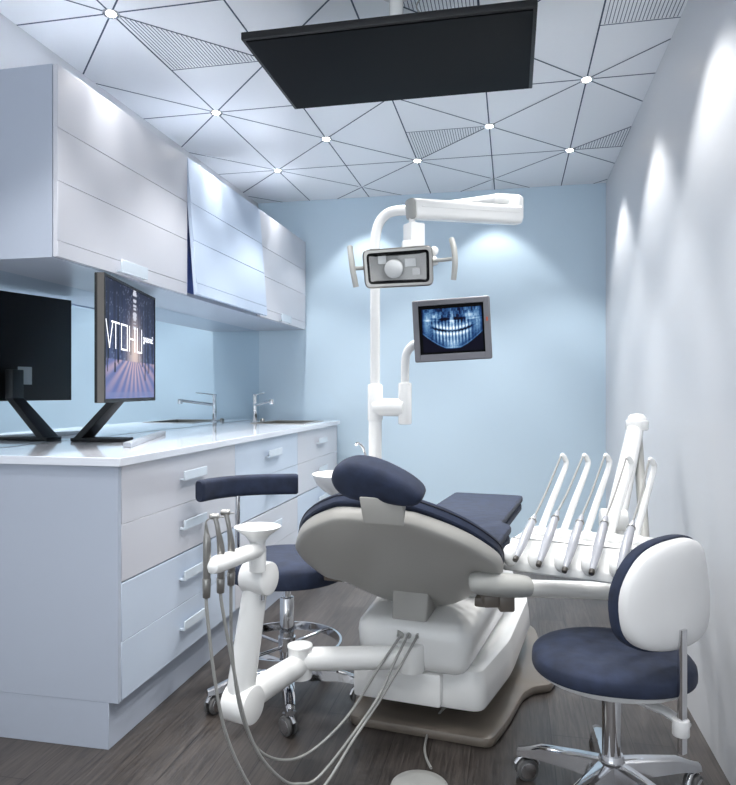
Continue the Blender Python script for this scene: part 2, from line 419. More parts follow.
for (x0, x1, y0, y1) in ((SX0 + .002, SX1 - .002, SY0 + .002, SY0 + .002 + w), (SX0 + .002, SX1 - .002, SY1 - .002 - w, SY1 - .002), (SX0 + .002, SX0 + .002 + w, SY0 + .003, SY1 - .003), (SX1 - .002 - w, SX1 - .002, SY0 + .003, SY1 - .003)):
    bx(b, x0, x1, y0, y1, .79, WT)
obj('basin', b, 'steel', t, world=True)
b = B(); cyl(b, (-1.50, 4.50, .7925), (-1.50, 4.50, .797), .03, bev=.002); obj('drain', b, 'chrome', t, world=True)
# faucet
t = thing('faucet', 'slim chrome tap with a straight spout behind the sink', 'faucet', (-1.744, 4.487, .950))
b = B(); cyl(b, (0, 0, 0), (0, 0, .006), .027, bev=.002); cyl(b, (0, 0, .005), (0, 0, .195), .0135, bev=.002); obj('body', b, 'chrome', t)
b = B(); tube(b, [(0, 0, .118), (.183, -.163, .152)], .010, curve=False); cyl(b, (.180, -.160, .160), (.180, -.160, .128), .016, bev=.002); obj('spout', b, 'chrome', t)
b = B(); tube(b, [(0, 0, .188), (.05, -.05, .197), (.10, -.09, .203)], [.005, .004, .003]); obj('lever', b, 'chrome', t)
t = thing('sink_drain_knob', 'small steel drain knob beside the tap', 'knob', (-1.74, 4.62, .950))
b = B(); lathe(b, [(.016, 0), (.016, .01), (.011, .018), (0, .02)]); obj('cap', b, 'steel', t)

# mirror between worktop and wall cabinets
b = B(); bx(b, XL + .0005, XL + .006, 1.99, YB - .002, .951, 1.622)
tag(obj('mirror_panel', b, 'mirror', loc=(XL, 3.4, .956), smooth=0), 'mirror splashback between the white worktop and the wall cabinets', 'mirror')

# ---------------------------------------------------------------- wall cabinets
UX = -1.515; UY = [2.066, 3.021, 3.977, 4.932]; UZ0, UZ1 = 1.623, 2.283
un = ['nearest wall cabinet, warm white door with a ledge handle, above the monitor', 'middle wall cabinet with its pale blue flap door standing slightly open', 'farthest wall cabinet, warm white door, beside the blue back wall']
for k in range(3):
    y0, y1 = UY[k], UY[k + 1]
    t = thing('wall_cabinet', un[k], 'cabinet', (XL, (y0 + y1) / 2, UZ0), group='wall cabinets above the mirror')
    b = B()
    bx(b, XL + .0005, UX - .021, y0 + .0005, y0 + .019, UZ0, UZ1); bx(b, XL + .0005, UX - .021, y1 - .019, y1 - .0005, UZ0, UZ1)
    bx(b, XL + .0005, UX - .021, y0 + .019, y1 - .019, UZ0, UZ0 + .018); bx(b, XL + .0005, UX - .021, y0 + .019, y1 - .019, UZ1 - .018, UZ1)
    bx(b, XL + .0005, XL + .01, y0 + .019, y1 - .019, UZ0 + .018, UZ1 - .018)
    obj('body', b, 'cab_end', t, world=True)
    if k == 1:
        b = B(); bx(b, XL + .3, XL + .36, y0 + .02, y1 - .02, UZ0 + .0185, UZ1 - .019); bx(b, XL + .02, XL + .362, y0 + .02, y1 - .02, 1.80, 1.81); obj('interior', b, 'cab_in', t, world=True)
    # door drawn closed about its top edge, grooves as fine gaps
    b = B(); zs = [UZ0 + .001, 1.679, 1.884, 2.065, UZ1 - .001]
    for a_, c_ in zip(zs, zs[1:]): bx(b, -.019, 0, y0 + .0015, y1 - .0015, a_ + .0008, c_ - .0008, .0012, 1)
    bx(b, -.018, -.004, y0 + .002, y1 - .002, UZ0 + .002, UZ1 - .002)
    b.transform(Matrix.Translation((0, 0, -UZ1)))
    ang = math.radians(-4.4) if k == 1 else 0
    mt = Matrix.Translation((UX, 0, UZ1)) @ Matrix.Rotation(ang, 4, 'Y'); b.transform(mt)
    d = obj('door', b, 'door_blue' if k == 1 else 'door_warm', t, world=True)
    if k != 1:
        b = handle_bm(UX, (y0 + y1) / 2 - .02, 1.656, .2, .05); obj('handle', b, 'handle', d, world=True)

# ---------------------------------------------------------------- monitor on the worktop
A = Vector((-1.4804, 2.2843, 0)); Bp = Vector((-1.6575, 2.9726, 0)); Tn = (Bp - A).normalized(); Nn = Vector((Tn.y, -Tn.x, 0)); ML = (Bp - A).length
mid = (A + Bp) / 2; MZ0, MZ1 = 1.121, 1.606
t = thing('computer_monitor', 'black monitor on the worktop showing mirrored white letters over a snowy forest', 'monitor', (mid.x - .05, mid.y, WT))
pl = lambda u, v, w: A + Tn * u + Vector((0, 0, v)) + Nn * w
def pbox(bm, u0, u1, v0, v1, w0, w1, place=pl, bev=0, mi=0):
    vs = [place(u, v, w) for w in (w0, w1) for u, v in ((u0, v0), (u1, v0), (u1, v1), (u0, v1))]
    n0 = len(bm.faces); hexa(bm, vs[:4], vs[4:], bev, 2)
    for f in list(bm.faces)[n0:]: f.material_index = mi
b = B(); pbox(b, 0, ML, MZ0, MZ1, -.036, -.024, bev=.003); obj('back_cover', b, 'black', t, world=True)
b = B()
pbox(b, 0, .012, MZ0, MZ1, -.025, .002); pbox(b, ML - .012, ML, MZ0, MZ1, -.025, .002)
pbox(b, .012, ML - .012, MZ0, MZ0 + .014, -.025, .002); pbox(b, .012, ML - .012, MZ1 - .010, MZ1, -.025, .002)
pbox(b, .01, ML - .01, MZ0 + .01, MZ1 - .008, -.0245, -.004)
obj('bezel', b, 'black', t, world=True)
b = B(); pbox(b, -.0015, .0005, MZ0 + .001, MZ1 - .001, -.024, .001); obj('side_trim', b, 'bezel', t, world=True)
def screen_grid(place, u0, u1, v0, v1, w, nu, nv, fn):
    bm = B(); cl = bm.verts.layers.float_color.new('screen'); G = []
    for j in range(nv + 1):
        row = []
        for i in range(nu + 1):
            a, c = i / nu, j / nv
            v = bm.verts.new(place(u0 + (u1 - u0) * a, v0 + (v1 - v0) * c, w)); v[cl] = tuple(fn(a, c)) + (1,); row.append(v)
        G.append(row)
    for j in range(nv):
        for i in range(nu): bm.faces.new([G[j][i], G[j][i + 1], G[j + 1][i + 1], G[j + 1][i]])
    return bm
rnd = random.Random(3)
trunks = [(rnd.random(), rnd.uniform(.006, .02), rnd.uniform(.22, .42)) for _ in range(26)] + [(.17, .022, .22), (.78, .022, .16), (.95, .02, .25), (.05, .014, .3), (.3, .014, .3)]
def hsh(a, b): return (math.sin(a * 127.1 + b * 311.7) * 43758.5453) % 1
def mixc(a, b, t): t = max(0, min(1, t)); return tuple(a[i] + (b[i] - a[i]) * t for i in range(3))
def forest(u, v):
    glow = math.exp(-((u - .55) ** 2 / .016 + (v - .42) ** 2 / .06)); sky = mixc((.07, .10, .22), (.012, .018, .05), (v - .35) / .6)
    sky = mixc(sky, (.85, .68, .62), glow)
    if v > .33:
        c = sky
        if hsh(int(u * 90), int(v * 70)) > .92 and abs(u - .55) > .04: c = mixc(c, (.4, .48, .65), .45)
        if abs(u - .55) < .02 + .02 * hsh(int(v * 60), 3) and v > .6 and hsh(int(v * 60), 1) > .3: c = (.7, .72, .82)
    else:
        a = math.atan2(u - .55, .46 - v); s = .5 + .5 * math.sin(a * 26)
        c = mixc((.14, .19, .45), (.80, .55, .55), s * (.35 + .6 * math.exp(-abs(u - .55) * 4)) * (v / .33 + .25))
        c = mixc(c, (.25, .30, .55), .5 if v < .06 else 0)
    for x, w, base in trunks:
        if abs(u - x) < w * .5 * (.7 + .3 * (1 - v)) and v > base and not (abs(x - .55) < .06): return (.012, .016, .035)
    if v < .33 and s < .12 and v > .12: c = mixc(c, (.16, .20, .40), .5)
    return c
obj('screen', screen_grid(pl, .013, ML - .013, MZ0 + .015, MZ1 - .011, -.001, 150, 100, forest), 'forest', t, world=True, smooth=0)
b = B()
def stroke(bm, pts, w=.0065, place=pl, z=.0012):
    for (a, c) in zip(pts, pts[1:]):
        a = Vector(a); c = Vector(c); dd = (c - a).normalized(); n = Vector((-dd.y, dd.x)) * w / 2; a2 = a - dd * w * .5; c2 = c + dd * w * .5
        vs = [place(q.x, q.y, z - .0004) for q in (a2 - n, c2 - n, c2 + n, a2 + n)]; ws = [place(q.x, q.y, z) for q in (a2 - n, c2 - n, c2 + n, a2 + n)]
        hexa(bm, vs, ws)
z0, z1 = 1.333, 1.433
S_ = lambda pts: [(u * .885 + .004, v) for u, v in pts]
for ln in ([(.017, z1), (.062, z0), (.105, z1)], [(.09, z1), (.20, z1)], [(.145, z1), (.145, z0)], [(.31, z0), (.225, z0), (.225, z1), (.31, z1), (.31, z0)],
           [(.345, z0), (.345, z1)], [(.43, z0), (.43, z1)], [(.345, (z0 + z1) / 2), (.43, (z0 + z1) / 2)], [(.47, z1), (.47, z0), (.545, z0), (.545, z1)]): stroke(b, S_(ln))
obj('lettering', b, 'text', t, world=True, smooth=0)
def text_bm(s, size, place, u, v, w, mirror=False):
    cu = bpy.data.curves.new('txt', 'FONT'); cu.body = s; cu.size = size; cu.extrude = .0002
    o = bpy.data.objects.new('txt', cu); COL.objects.link(o); bpy.context.view_layer.update()
    me = bpy.data.meshes.new_from_object(o.evaluated_get(bpy.context.evaluated_depsgraph_get())); bpy.data.objects.remove(o)
    bm = B(); bm.from_mesh(me); W = max(p.co.x for p in bm.verts) if bm.verts else 0
    for p in bm.verts:
        x = (W - p.co.x) if mirror else p.co.x; p.co = place(u + x, v + p.co.y, w + p.co.z)
    return bm
obj('small_lettering', text_bm('Samsung', .046, pl, .512, 1.385, .001, True), 'text', t, world=True, smooth=0)
# leaning neck and foot
b = B(); q0 = mid + Nn * -.04; back = Vector((-1.775, 2.56, 0))
dn = Vector((0, 1, 0)); hw = .05
def quad(p, z): return [Vector((p.x, p.y - hw, z)), Vector((p.x, p.y + hw, z))]
NX = mid.x - .045; NY = mid.y + .01
hexa(b, [Vector(p) for p in ((-1.838, NY - .05, WT + .001), (-1.80, NY - .05, WT + .001), (-1.80, NY + .05, WT + .001), (-1.838, NY + .05, WT + .001))],
     [Vector(p) for p in ((NX - .045, NY - .035, 1.135), (NX - .005, NY - .035, 1.135), (NX - .005, NY + .035, 1.135), (NX - .045, NY + .035, 1.135))], .003)
bx(b, NX - .045, NX - .005, NY - .035, NY + .035, 1.13, 1.26, .004)
obj('stand_neck', b, 'black', t, world=True)
b = B(); bx(b, -1.838, -1.60, NY - .05, NY + .05, WT + .0003, WT + .016, .003); obj('stand_foot', b, 'black', t, world=True)
b = B(); q4 = [at(123, 446, 2.63), at(131, 447, 2.60), at(166, 434.5, 3.38), at(160, 433.5, 3.40)]
hexa(b, [Vector((p.x, p.y, WT + .0003)) for p in q4], [Vector((p.x, p.y, WT + .018)) for p in q4], .004)
obj('stand_bar', b, 'silver', t, world=True, label='frosted silver bar along the front of the stand')
b = B(); pbox(b, .42, .49, 1.195, 1.275, -.0385, -.0362); obj('rating_label', b, 'paper', t, world=True)

# ---------------------------------------------------------------- screen hanging from the ceiling
t = thing('ceiling_screen', 'flat black screen hanging face down under the ceiling', 'screen', (-.405, 2.44, 2.335))
b = B(); bx(b, -.885, .077, 2.148, 2.728, 2.337, 2.362, .003); obj('housing', b, 'black', t, world=True)
b = B(); bx(b, -.872, .064, 2.161, 2.716, 2.3335, 2.3385, .001, 1); obj('screen_glass', b, 'black_gloss', t, world=True)
b = B(); cyl(b, (-.405, 2.42, 2.36), (-.405, 2.42, 2.598), .025); cyl(b, (-.405, 2.42, 2.585), (-.405, 2.42, 2.599), .06, bev=.003); obj('mounting_pole', b, 'white', t, world=True)
b = B(); tube(b, [(-.33, 2.40, 2.598), (-.31, 2.40, 2.56), (-.33, 2.40, 2.52), (-.30, 2.41, 2.47), (-.33, 2.42, 2.40), (-.34, 2.42, 2.362)], .003, seg=8); obj('cable', b, 'hose', t, world=True)

# ---------------------------------------------------------------- dental chair
CO = Vector((-.30, 2.55, 0)); CA = math.radians(-7.8)
ch = thing('dental_chair', 'reclined navy dental chair on a white pedestal, seen from behind its headrest', 'dental chair', CO, CA)
base = [(-.225, -.262), (.275, -.262), (.305, -.10), (.328, .13), (.362, .205), (.418, .235), (.435, .34), (.39, .42), (.30, .85), (.25, .93), (-.2, .93), (-.25, .85), (-.34, .42), (-.385, .34), (-.368, .235), (-.312, .205), (-.278, .13), (-.255, -.10)]
b = B(); slab(b, rounded(base, .04, 4), 0, .036, .012); obj('base_plate', b, 'taupe', ch)
b = B(); inner = [(-.15, -.10), (.18, -.10), (.235, .05), (.26, .75), (-.21, .75), (-.205, .05)]
slab(b, rounded(inner, .03, 4), .036, .118, .008); obj('base_riser', b, 'taupe_dark', ch)
cas = rounded([(-.205, -.28), (.25, -.28), (.298, .06), (.302, .60), (.25, .80), (-.2, .80), (-.252, .60), (-.248, .06)], .05, 5)
b = B(); loft(b, [(offs(cas, .03), .118), (offs(cas, .008), .122), (cas, .14), (offs(cas, .004), .20), (offs(cas, .012), .248), (offs(cas, .022), .256), (offs(cas, .05), .256)]); obj('pedestal_casing', b, 'white', ch)
b = B(); bx(b, -.19, .115, -.305, -.2, .128, .238, .01); obj('junction_box', b, 'white', ch)
b = B(); hexa(b, [Vector(p) for p in ((-.165, -.32, .235), (.205, -.32, .235), (.235, .42, .25), (-.20, .42, .25))],
              [Vector(p) for p in ((-.18, -.33, .405), (.215, -.33, .405), (.275, .42, .44), (-.235, .42, .44))], .05, 5); obj('lift_body', b, 'white', ch)
b = B(); hexa(b, [Vector(p) for p in ((-.13, -.02, .42), (.14, -.02, .42), (.17, .5, .40), (-.16, .5, .40))],
              [Vector(p) for p in ((-.16, -.10, .52), (.17, -.10, .52), (.19, .62, .52), (-.18, .62, .52))], .02); obj('seat_support', b, 'white_matte', ch)
so = rounded([(-.238, -.12), (.238, -.12), (.244, .43), (.190, .50), (.188, 1.28), (-.188, 1.28), (-.190, .50), (-.244, .43)], .03, 4)
b = B(); slab(b, so, .568, .602, .010); obj('seat_cushion', b, 'navy', ch)
b = B(); slab(b, offs(so, .006), .522, .562, .010); obj('seat_under_cushion', b, 'navy', ch)
b = B(); slab(b, offs(so, .02), .556, .574, .004); obj('seat_seam', b, 'navy_dark', ch)
# backrest
AL = math.atan2(.37, .47); HO = Vector((0, -.15, .45))
UV = (Vector((1, 0, 0)), Vector((0, -math.cos(AL), math.sin(AL))), Vector((0, math.sin(AL), math.cos(AL))))
HO = HO + Vector((-.007, 0, 0)); bp = plane_place(HO, *UV)
half = [(.0, .600), (.10, .600), (.15, .578), (.215, .532), (.275, .470), (.325, .390), (.340, .34), (.338, .27), (.318, .19), (.295, .15), (.235, .13), (.195, .08), (.14, .02), (.08, -.01), (0, -.015)]
half = [(u * .985, v) for u, v in half]
shell = cr(half + [(-u, v) for u, v in half[-2:0:-1]], 3, closed=True)
b = B(); pebble(b, shell, bp, .003, .040, .012, e=.34, levels=9); obj('backrest_shell', b, 'shell_grey', ch)
cush = [(u * .995, .27 + (v - .27) * (1.05 if v > .3 else 1.0)) for u, v in shell]
cp = plane_place(HO + UV[2] * .026, *UV)
b = B(); pebble(b, cush, cp, .014, .006, .022, e=.3, levels=6); bk = obj('backrest_cushion', b, 'navy', ch)
b = B(); ln = [cp(u, v, .010) for u, v in [(u * .9985, .27 + (v - .27) * .9985) for u, v in cush]]; tube(b, ln + [ln[0]], .003, seg=8, curve=False); obj('piping', b, 'navy_dark', bk)
b = B(); hexa(b, [Vector(p) for p in ((-.055, -.30, .39), (.065, -.30, .39), (.065, -.16, .39), (-.055, -.16, .39))],
              [Vector(p) for p in ((-.060, -.275, .50), (.068, -.275, .50), (.068, -.10, .50), (-.060, -.10, .50))], .008); obj('backrest_bracket', b, 'shell_grey', ch)
# headrest
hc = at(374.5, 484.5, 1.80)
hp = [(331.5, 477), (336, 464), (347, 457), (360, 455), (378, 459), (398, 469), (415, 481), (423.5, 492), (421, 501), (412, 505.5), (395, 504.5), (378, 503.5), (360, 502), (345, 497.5), (335, 489)]
rl = Matrix.Rotation(CA, 3, 'Z'); U = rl @ Vector((1, 0, 0)); Vv = rl @ Vector((0, -.30, .954)); Nf = rl @ Vector((0, .954, .30))
ho = cr([((x - 377) * .00263 * 1.03, -(y - 481) * .00263 * .90) for x, y in hp], 3, closed=True)
b = B(); pebble(b, ho, plane_place(hc + Nf * .02, U, Vv, Nf), .055, .035, .012, e=.6, levels=8); obj('headrest_cushion', b, 'navy', ch, world=True)
b = B(); hexa(b, [at(363.5, 523.5, 1.81), at(404, 526.5, 1.80), at(402, 523, 1.85), at(365, 521, 1.86)], [at(359, 497, 1.79), at(403, 499, 1.78), at(407, 497, 1.83), at(363, 495, 1.84)], .003); obj('headrest_bracket', b, 'shell_grey', ch, world=True)
# armrests
b = B(); tube(b, [at(470.5, 583, 2.05), at(472, 583, 2.05), at(477, 583, 2.05), at(500, 584.5, 2.07), at(519, 586, 2.09), at(527, 586.5, 2.10)], [.016, .030, .038, .042, .040, .036], seg=22, flat=.86, up=(0, 0, 1))
arm = obj('armrest', b, 'grey', ch, world=True)
b = B(); box(b, at(490, 597, 2.16), (.055, .10, .040), .006, rot=Matrix.Rotation(TH, 3, 'Z')); box(b, at(504.5, 600, 2.15), (.048, .09, .052), .007, rot=Matrix.Rotation(TH, 3, 'Z')); box(b, at(490, 590, 2.30), (.05, .3, .03), .006, rot=Matrix.Rotation(CA, 3, 'Z'))
obj('armrest_bracket', b, 'taupe', arm, world=True)
b = B(); tube(b, [(-.30, -.08, .60), (-.30, -.07, .60), (-.30, .05, .60), (-.30, .17, .60), (-.30, .18, .60)], [.02, .034, .036, .034, .02], seg=20, flat=.6)
arm = obj('armrest', b, 'grey', ch)
b = B(); bx(b, -.34, -.255, -.24, -.15, .49, .515, .005); bx(b, -.31, -.27, -.2, -.04, .50, .575, .005); bx(b, -.30, -.15, -.20, -.14, .495, .515, .004)
obj('armrest_bracket', b, 'taupe', arm)
# hose sockets on the back of the lift body
b = B()
for px in (400, 407.5, 417): cyl(b, at(px + 1, 636, 2.235), at(px + 2.5, 632, 2.30), .009, seg=16, bev=.002)
tube(b, [at(397, 633, 2.262), at(421, 637, 2.262)], .011, curve=False)
obj('hose_sockets', b, 'grey', ch, world=True)

# ---------------------------------------------------------------- assistant arm, left of the chair
aa = thing('assistant_unit', 'white jointed arm with funnel cup reaching left from the chair base', 'instrument arm', (at(412, 660, 2.25).x, at(412, 660, 2.25).y, .30))
J0 = at(411, 657, 2.25); J1 = at(300, 659, 2.21); K1 = at(240, 702, 1.93); K2 = at(257, 577, 1.93)
b = B(); cyl(b, J0 + Vector((0, 0, -.045)), J0 + Vector((0, 0, .05)), .046, bev=.008); obj('base_pivot', b, 'white', aa, world=True)
b = B(); tube(b, [J0, J1], .037, curve=False, seg=28); obj('lower_tube', b, 'white', aa, world=True)
b = B(); cyl(b, J1 + Vector((0, 0, -.058)), J1 + Vector((0, 0, .040)), .038, seg=32); cyl(b, J1 + Vector((0, 0, .038)), J1 + Vector((0, 0, .047)), .041, bev=.003, seg=32); obj('elbow', b, 'white', aa, world=True)
b = B(); tube(b, [J1 + Vector((0, 0, -.015)), K1], [.036, .040], curve=False, seg=28); obj('forward_tube', b, 'white', aa, world=True)
ax = Vector((CT * .90 + ST * .44, ST * .90 - CT * .44, 0)).normalized()
b = B(); cyl(b, K1 - ax * .032, K1 + ax * .050, .053, bev=.006, seg=36); obj('lower_knuckle', b, 'white', aa, world=True)
b = B(); tube(b, [K1 + Vector((0, 0, .02)), K2], [.040, .034], curve=False, seg=28); obj('upright_tube', b, 'white', aa, world=True)
b = B(); cyl(b, K2 - ax * .034, K2 + ax * .045, .047, bev=.006, seg=36); obj('upper_knuckle', b, 'white', aa, world=True)
T0 = at(259, 549, 1.88)
b = B(); lathe(b, [(.022, -.06), (.024, -.02), (.024, .0), (.021, .012), (.022, .022), (.034, .038), (.062, .058), (.064, .062), (.060, .063), (.0, .060)], 36, Matrix.Translation(at(257.5, 549, 1.88))); obj('funnel_cup', b, 'white', aa, world=True)
b = B(); H1 = at(210, 567, 1.66); tube(b, [T0, H1 + (T0 - H1) * .12, H1 + (T0 - H1) * .03, H1], [.021, .022, .018, .006], curve=False, seg=24); obj('holder_arm', b, 'white', aa, world=True)
b = B(); cyl(b, at(262, 600, 1.9), at(262, 593, 1.9), .007); obj('joint_screw', b, 'chrome', aa, world=True)
hs = [
 ('slim steel scaler, leftmost of the three tools hung on the white assistant arm', [(206, 524, 1.665), (206.5, 533, 1.67), (207, 545, 1.67), (206.5, 596, 1.68)], [(206.5, 596, 1.68), (207, 612, 1.68), (215, 681, 1.70), (227, 737, 1.73), (249, 785, 1.78), (270, 808, 1.83), (296, 812, 1.88), (325, 785, 1.95), (352, 742, 2.03), (378, 703, 2.10), (401, 665, 2.155), (417.5, 636, 2.235)]),
 ('steel dental drill, middle of the three tools hung on the white assistant arm', [(215, 517, 1.70), (218, 530, 1.70), (221, 552, 1.71), (220.5, 591.5, 1.72)], [(220.5, 591, 1.72), (222, 606, 1.72), (232, 661, 1.75), (244, 717, 1.79), (259, 754, 1.83), (281, 778.5, 1.89), (298, 784, 1.94), (322, 773.6, 1.99), (374, 704, 2.09), (395, 661, 2.16), (408, 635, 2.235)]),
 ('steel dental drill, the one of three hung nearest the white funnel cup', [(226, 513, 1.74), (229, 527, 1.74), (231.5, 550, 1.75), (231, 584, 1.76)], [(231, 584, 1.76), (231, 604, 1.765), (232, 649, 1.79), (240, 708, 1.83), (256, 747, 1.90), (281, 760, 1.98), (310, 752, 2.05), (347, 717, 2.12), (380, 666, 2.19), (400.5, 636, 2.235)]),
]
for k, (lab, tool, hose) in enumerate(hs):
    P = [at(*p) for p in tool]
    t = thing('dental_handpiece', lab, 'dental tool', P[-1], group='tools hung on the assistant arm')
    b = B(); tube(b, P, [.0028 if k == 0 else .0065, .006, .0095, .0085], seg=14); obj('body', b, 'steel', t, world=True)
    b = B(); cyl(b, P[-1] + (P[2] - P[3]) * .35, P[-1] - (P[2] - P[3]) * .03, .0105, .0095, seg=18, bev=.002); obj('grip', b, 'steel', t, world=True)
    if k:
        b = B(); hd = P[0]; side = Vector((CT, ST, 0)); cyl(b, hd - side * .013 + Vector((0, 0, .001)), hd + side * .010 + Vector((0, 0, .002)), .0075, seg=18, bev=.0015); cyl(b, hd + side * .009, hd + side * .022, .0018, seg=8); obj('head', b, 'steel', t, world=True)
    else:
        b = B(); tube(b, [P[0], P[0] + Vector((.002, 0, .008)), P[0] + Vector((.012, .002, .014))], [.0028, .002, .0012], seg=8); obj('tip', b, 'steel', t, world=True)
    b = B(); tube(b, [at(*p) for p in hose], .0042, seg=10, n=8); obj('hose', b, 'hose', t, world=True)

# foot pedal
PC = Vector((-.262, 1.972, 0))
t = thing('foot_pedal', 'round grey foot pedal on the dark floor behind the chair base', 'pedal', PC)
b = B(); lathe(b, [(.086, 0), (.087, .012), (.083, .022), (.078, .026), (.05, .029), (.03, .031), (.0, .032)], 48); obj('disc', b, 'grey', t)
b = B(); tube(b, [at(446, 707, 2.30), at(440, 712.5, 2.40), at(430, 727, 2.34), at(425, 745, 2.23), at(426, 757, 2.15), at(431, 768, 2.075)], .004, seg=10); obj('cable', b, 'hose', t, world=True)

# ---------------------------------------------------------------- cuspidor and lamp pole
cp_ = Vector((-.655, 2.96, 0))
t = thing('cuspidor', 'white spittoon bowl on a white body behind the headrest', 'spittoon', (cp_.x, cp_.y, .32))
b = B(); slab(b, rounded([(-.075, -.07), (.065, -.07), (.065, .09), (-.075, .09)], .04, 5), 0, .40, .03); obj('body', b, 'white', t)
b = B(); hexa(b, [Vector(p) for p in ((.04, -.05, .005), (.20, -.10, .0 - .08), (.20, .02, -.08), (.04, .05, .005))], [Vector(p) for p in ((.04, -.05, .09), (.20, -.10, .02), (.20, .02, .02), (.04, .05, .09))], .01); obj('mounting_bracket', b, 'white', t)
b = B(); lathe(b, [(.03, .36), (.045, .385), (.085, .41), (.115, .44), (.132, .475), (.134, .48), (.130, .483), (.115, .46), (.08, .43), (.03, .415), (0, .413)], 44, Matrix.Translation((-.075, -.035, 0))); obj('bowl', b, 'white', t)
b = B(); base_ = at(366, 462, 3.06)
tube(b, [base_ + Vector((.0, 0, -.12)), base_, at(364, 450, 3.06), at(361, 445, 3.04), at(357.5, 443, 3.02), at(356, 445, 3.01)], .006, seg=12); obj('water_spout', b, 'chrome', t, world=True)
PX = Vector((-.607, 3.045, 0))
t = thing('dental_lamp', 'white pole with a long sprung arm carrying the clear dental operating lamp', 'lamp', (PX.x, PX.y, .70))
b = B(); b_top = at(376, 240, 3.10)
tube(b, [(PX.x, PX.y, .62), (PX.x, PX.y, 1.05)], .030, curve=False, seg=28); tube(b, [(PX.x, PX.y, 1.05), (PX.x, PX.y, 1.78)], .0225, curve=False, seg=28)
pE = at(515.5, 200, 2.90)
arc = [Vector((PX.x, PX.y, 1.78)), Vector((PX.x, PX.y, 1.84)), at(378, 226, 3.10), at(385, 215.5, 3.09), at(396, 211, 3.07), at(420, 209.5, 3.04), at(470, 203, 2.97), at(500, 198.5, 2.91)]
tube(b, arc, .0225, seg=24, n=5); obj('pole', b, 'white', t, world=True)
b = B(); ball(b, pE, .032, 1, 1, .7); cyl(b, pE + Vector((0, 0, -.085)), pE + Vector((0, 0, .012)), .033, seg=28, bev=.008)
tube(b, [at(495, 199, 2.915), pE], .024, curve=False); obj('arm_elbow', b, 'white', t, world=True)
b = B(); a0 = at(411, 209, 2.55); a1 = at(518, 215.5, 2.86); dx = (a1 - a0).normalized(); sd = dx.cross(Vector((0, 0, 1))).normalized(); upv = sd.cross(dx)
ap = lambda u, v, w: a0 + sd * u + upv * v + dx * w
LN = (a1 - a0).length
sec = rounded([(-.030, -.038), (.030, -.038), (.030, .038), (-.030, .038)], .02, 4)
loft(b, [(offs(sec, .006), 0), (sec, .006), (sec, LN - .006), (offs(sec, .006), LN)], ap)
for sg in (1, -1): pbox(b, sg * .0295, sg * .0315, .004, .008, .03, LN - .02, place=ap)
obj('spring_arm', b, 'white', t, world=True)
b = B(); loft(b, [(offs(sec, .004), -.006), (sec, -.003), (sec, .001)], ap); obj('arm_end_cap', b, 'grey', t, world=True)
lm = Matrix.Translation(at(398, 267.5, 2.45)) @ Matrix.Rotation(TH, 4, 'Z') @ Matrix.Rotation(math.radians(-3.6), 4, 'Y') @ Matrix.Rotation(math.radians(8), 4, 'X')
def lbm(bm): bm.transform(lm); return bm
b = B(); cyl(b, at(412, 214, 2.56), at(412, 224, 2.56), .012); box(b, at(414, 236, 2.56), (.062, .06, .092), .006, rot=Matrix.Rotation(TH + .5, 3, 'Z')); box(b, at(407, 247, 2.52), (.04, .10, .03), .006, rot=Matrix.Rotation(TH, 3, 'Z')); obj('swivel_block', b, 'white', t, world=True)
fr = rounded([(-.122, -.068), (.122, -.072), (.125, .070), (-.125, .068)], .024, 5)
fi = rounded([(-.108, -.054), (.108, -.058), (.111, .056), (-.111, .054)], .016, 5)
pf = lambda u, v, w: Vector((u, -w, v))
b = B(); R = [[b.verts.new(pf(u, v, w)) for u, v in o] for o, w in ((fr, -.03), (fr, .022), (offs(fr, .005), .028), (fi, .028), (fi, -.02))]; n = len(fr)
for x_, y_ in zip(R, R[1:]):
    for k in range(n): b.faces.new([x_[k], x_[(k + 1) % n], y_[(k + 1) % n], y_[k]])
lh = obj('lamp_frame', lbm(b), 'steel', t, world=True)
b = B(); loft(b, [(offs(fr, .03), -.06), (offs(fr, .01), -.045), (offs(fr, .001), -.029), (offs(fr, .02), -.025)], pf); obj('lamp_back', lbm(b), 'white', lh, world=True)
b = B()
nx, nz = 12, 5; G = [[b.verts.new(pf(-.108 + .216 * i / nx, -.055 + .11 * j / nz, -.020 + .030 * ((i / nx - .5) * 2) ** 2)) for i in range(nx + 1)] for j in range(nz + 1)]
for j in range(nz):
    for i in range(nx): b.faces.new([G[j][i], G[j][i + 1], G[j + 1][i + 1], G[j + 1][i]])
obj('reflector', lbm(b), 'reflector', lh, world=True)
b = B(); cyl(b, pf(-.01, .002, -.02), pf(-.018, -.006, .014), .034, bev=.006); box(b, pf(.045, .015, -.004), (.04, .01, .03), .002); box(b, pf(-.055, .03, -.006), (.03, .012, .03), .002); obj('bulb_housing', lbm(b), 'white', lh, world=True)
b = B(); R = [[b.verts.new(pf(u, v, w)) for u, v in o] for o, w in ((fi, .0265), (offs(fi, .002), .0265), (offs(fi, .012), -.004), (offs(fi, .010), -.008), (fi, .0))]
for x_, y_ in zip(R, R[1:]):
    for k in range(n): b.faces.new([x_[k], x_[(k + 1) % n], y_[(k + 1) % n], y_[k]])
obj('inner_rim', lbm(b), 'black_gloss', lh, world=True)
b = B(); pbox(b, .050, .078, -.030, -.006, .006, .0075, place=pf); obj('note_label', lbm(b), 'paper', lh, world=True)
b = B(); slab(b, fi, .018, .022, .001, pf); obj('cover_glass', lbm(b), 'lampglass', lh, world=True)
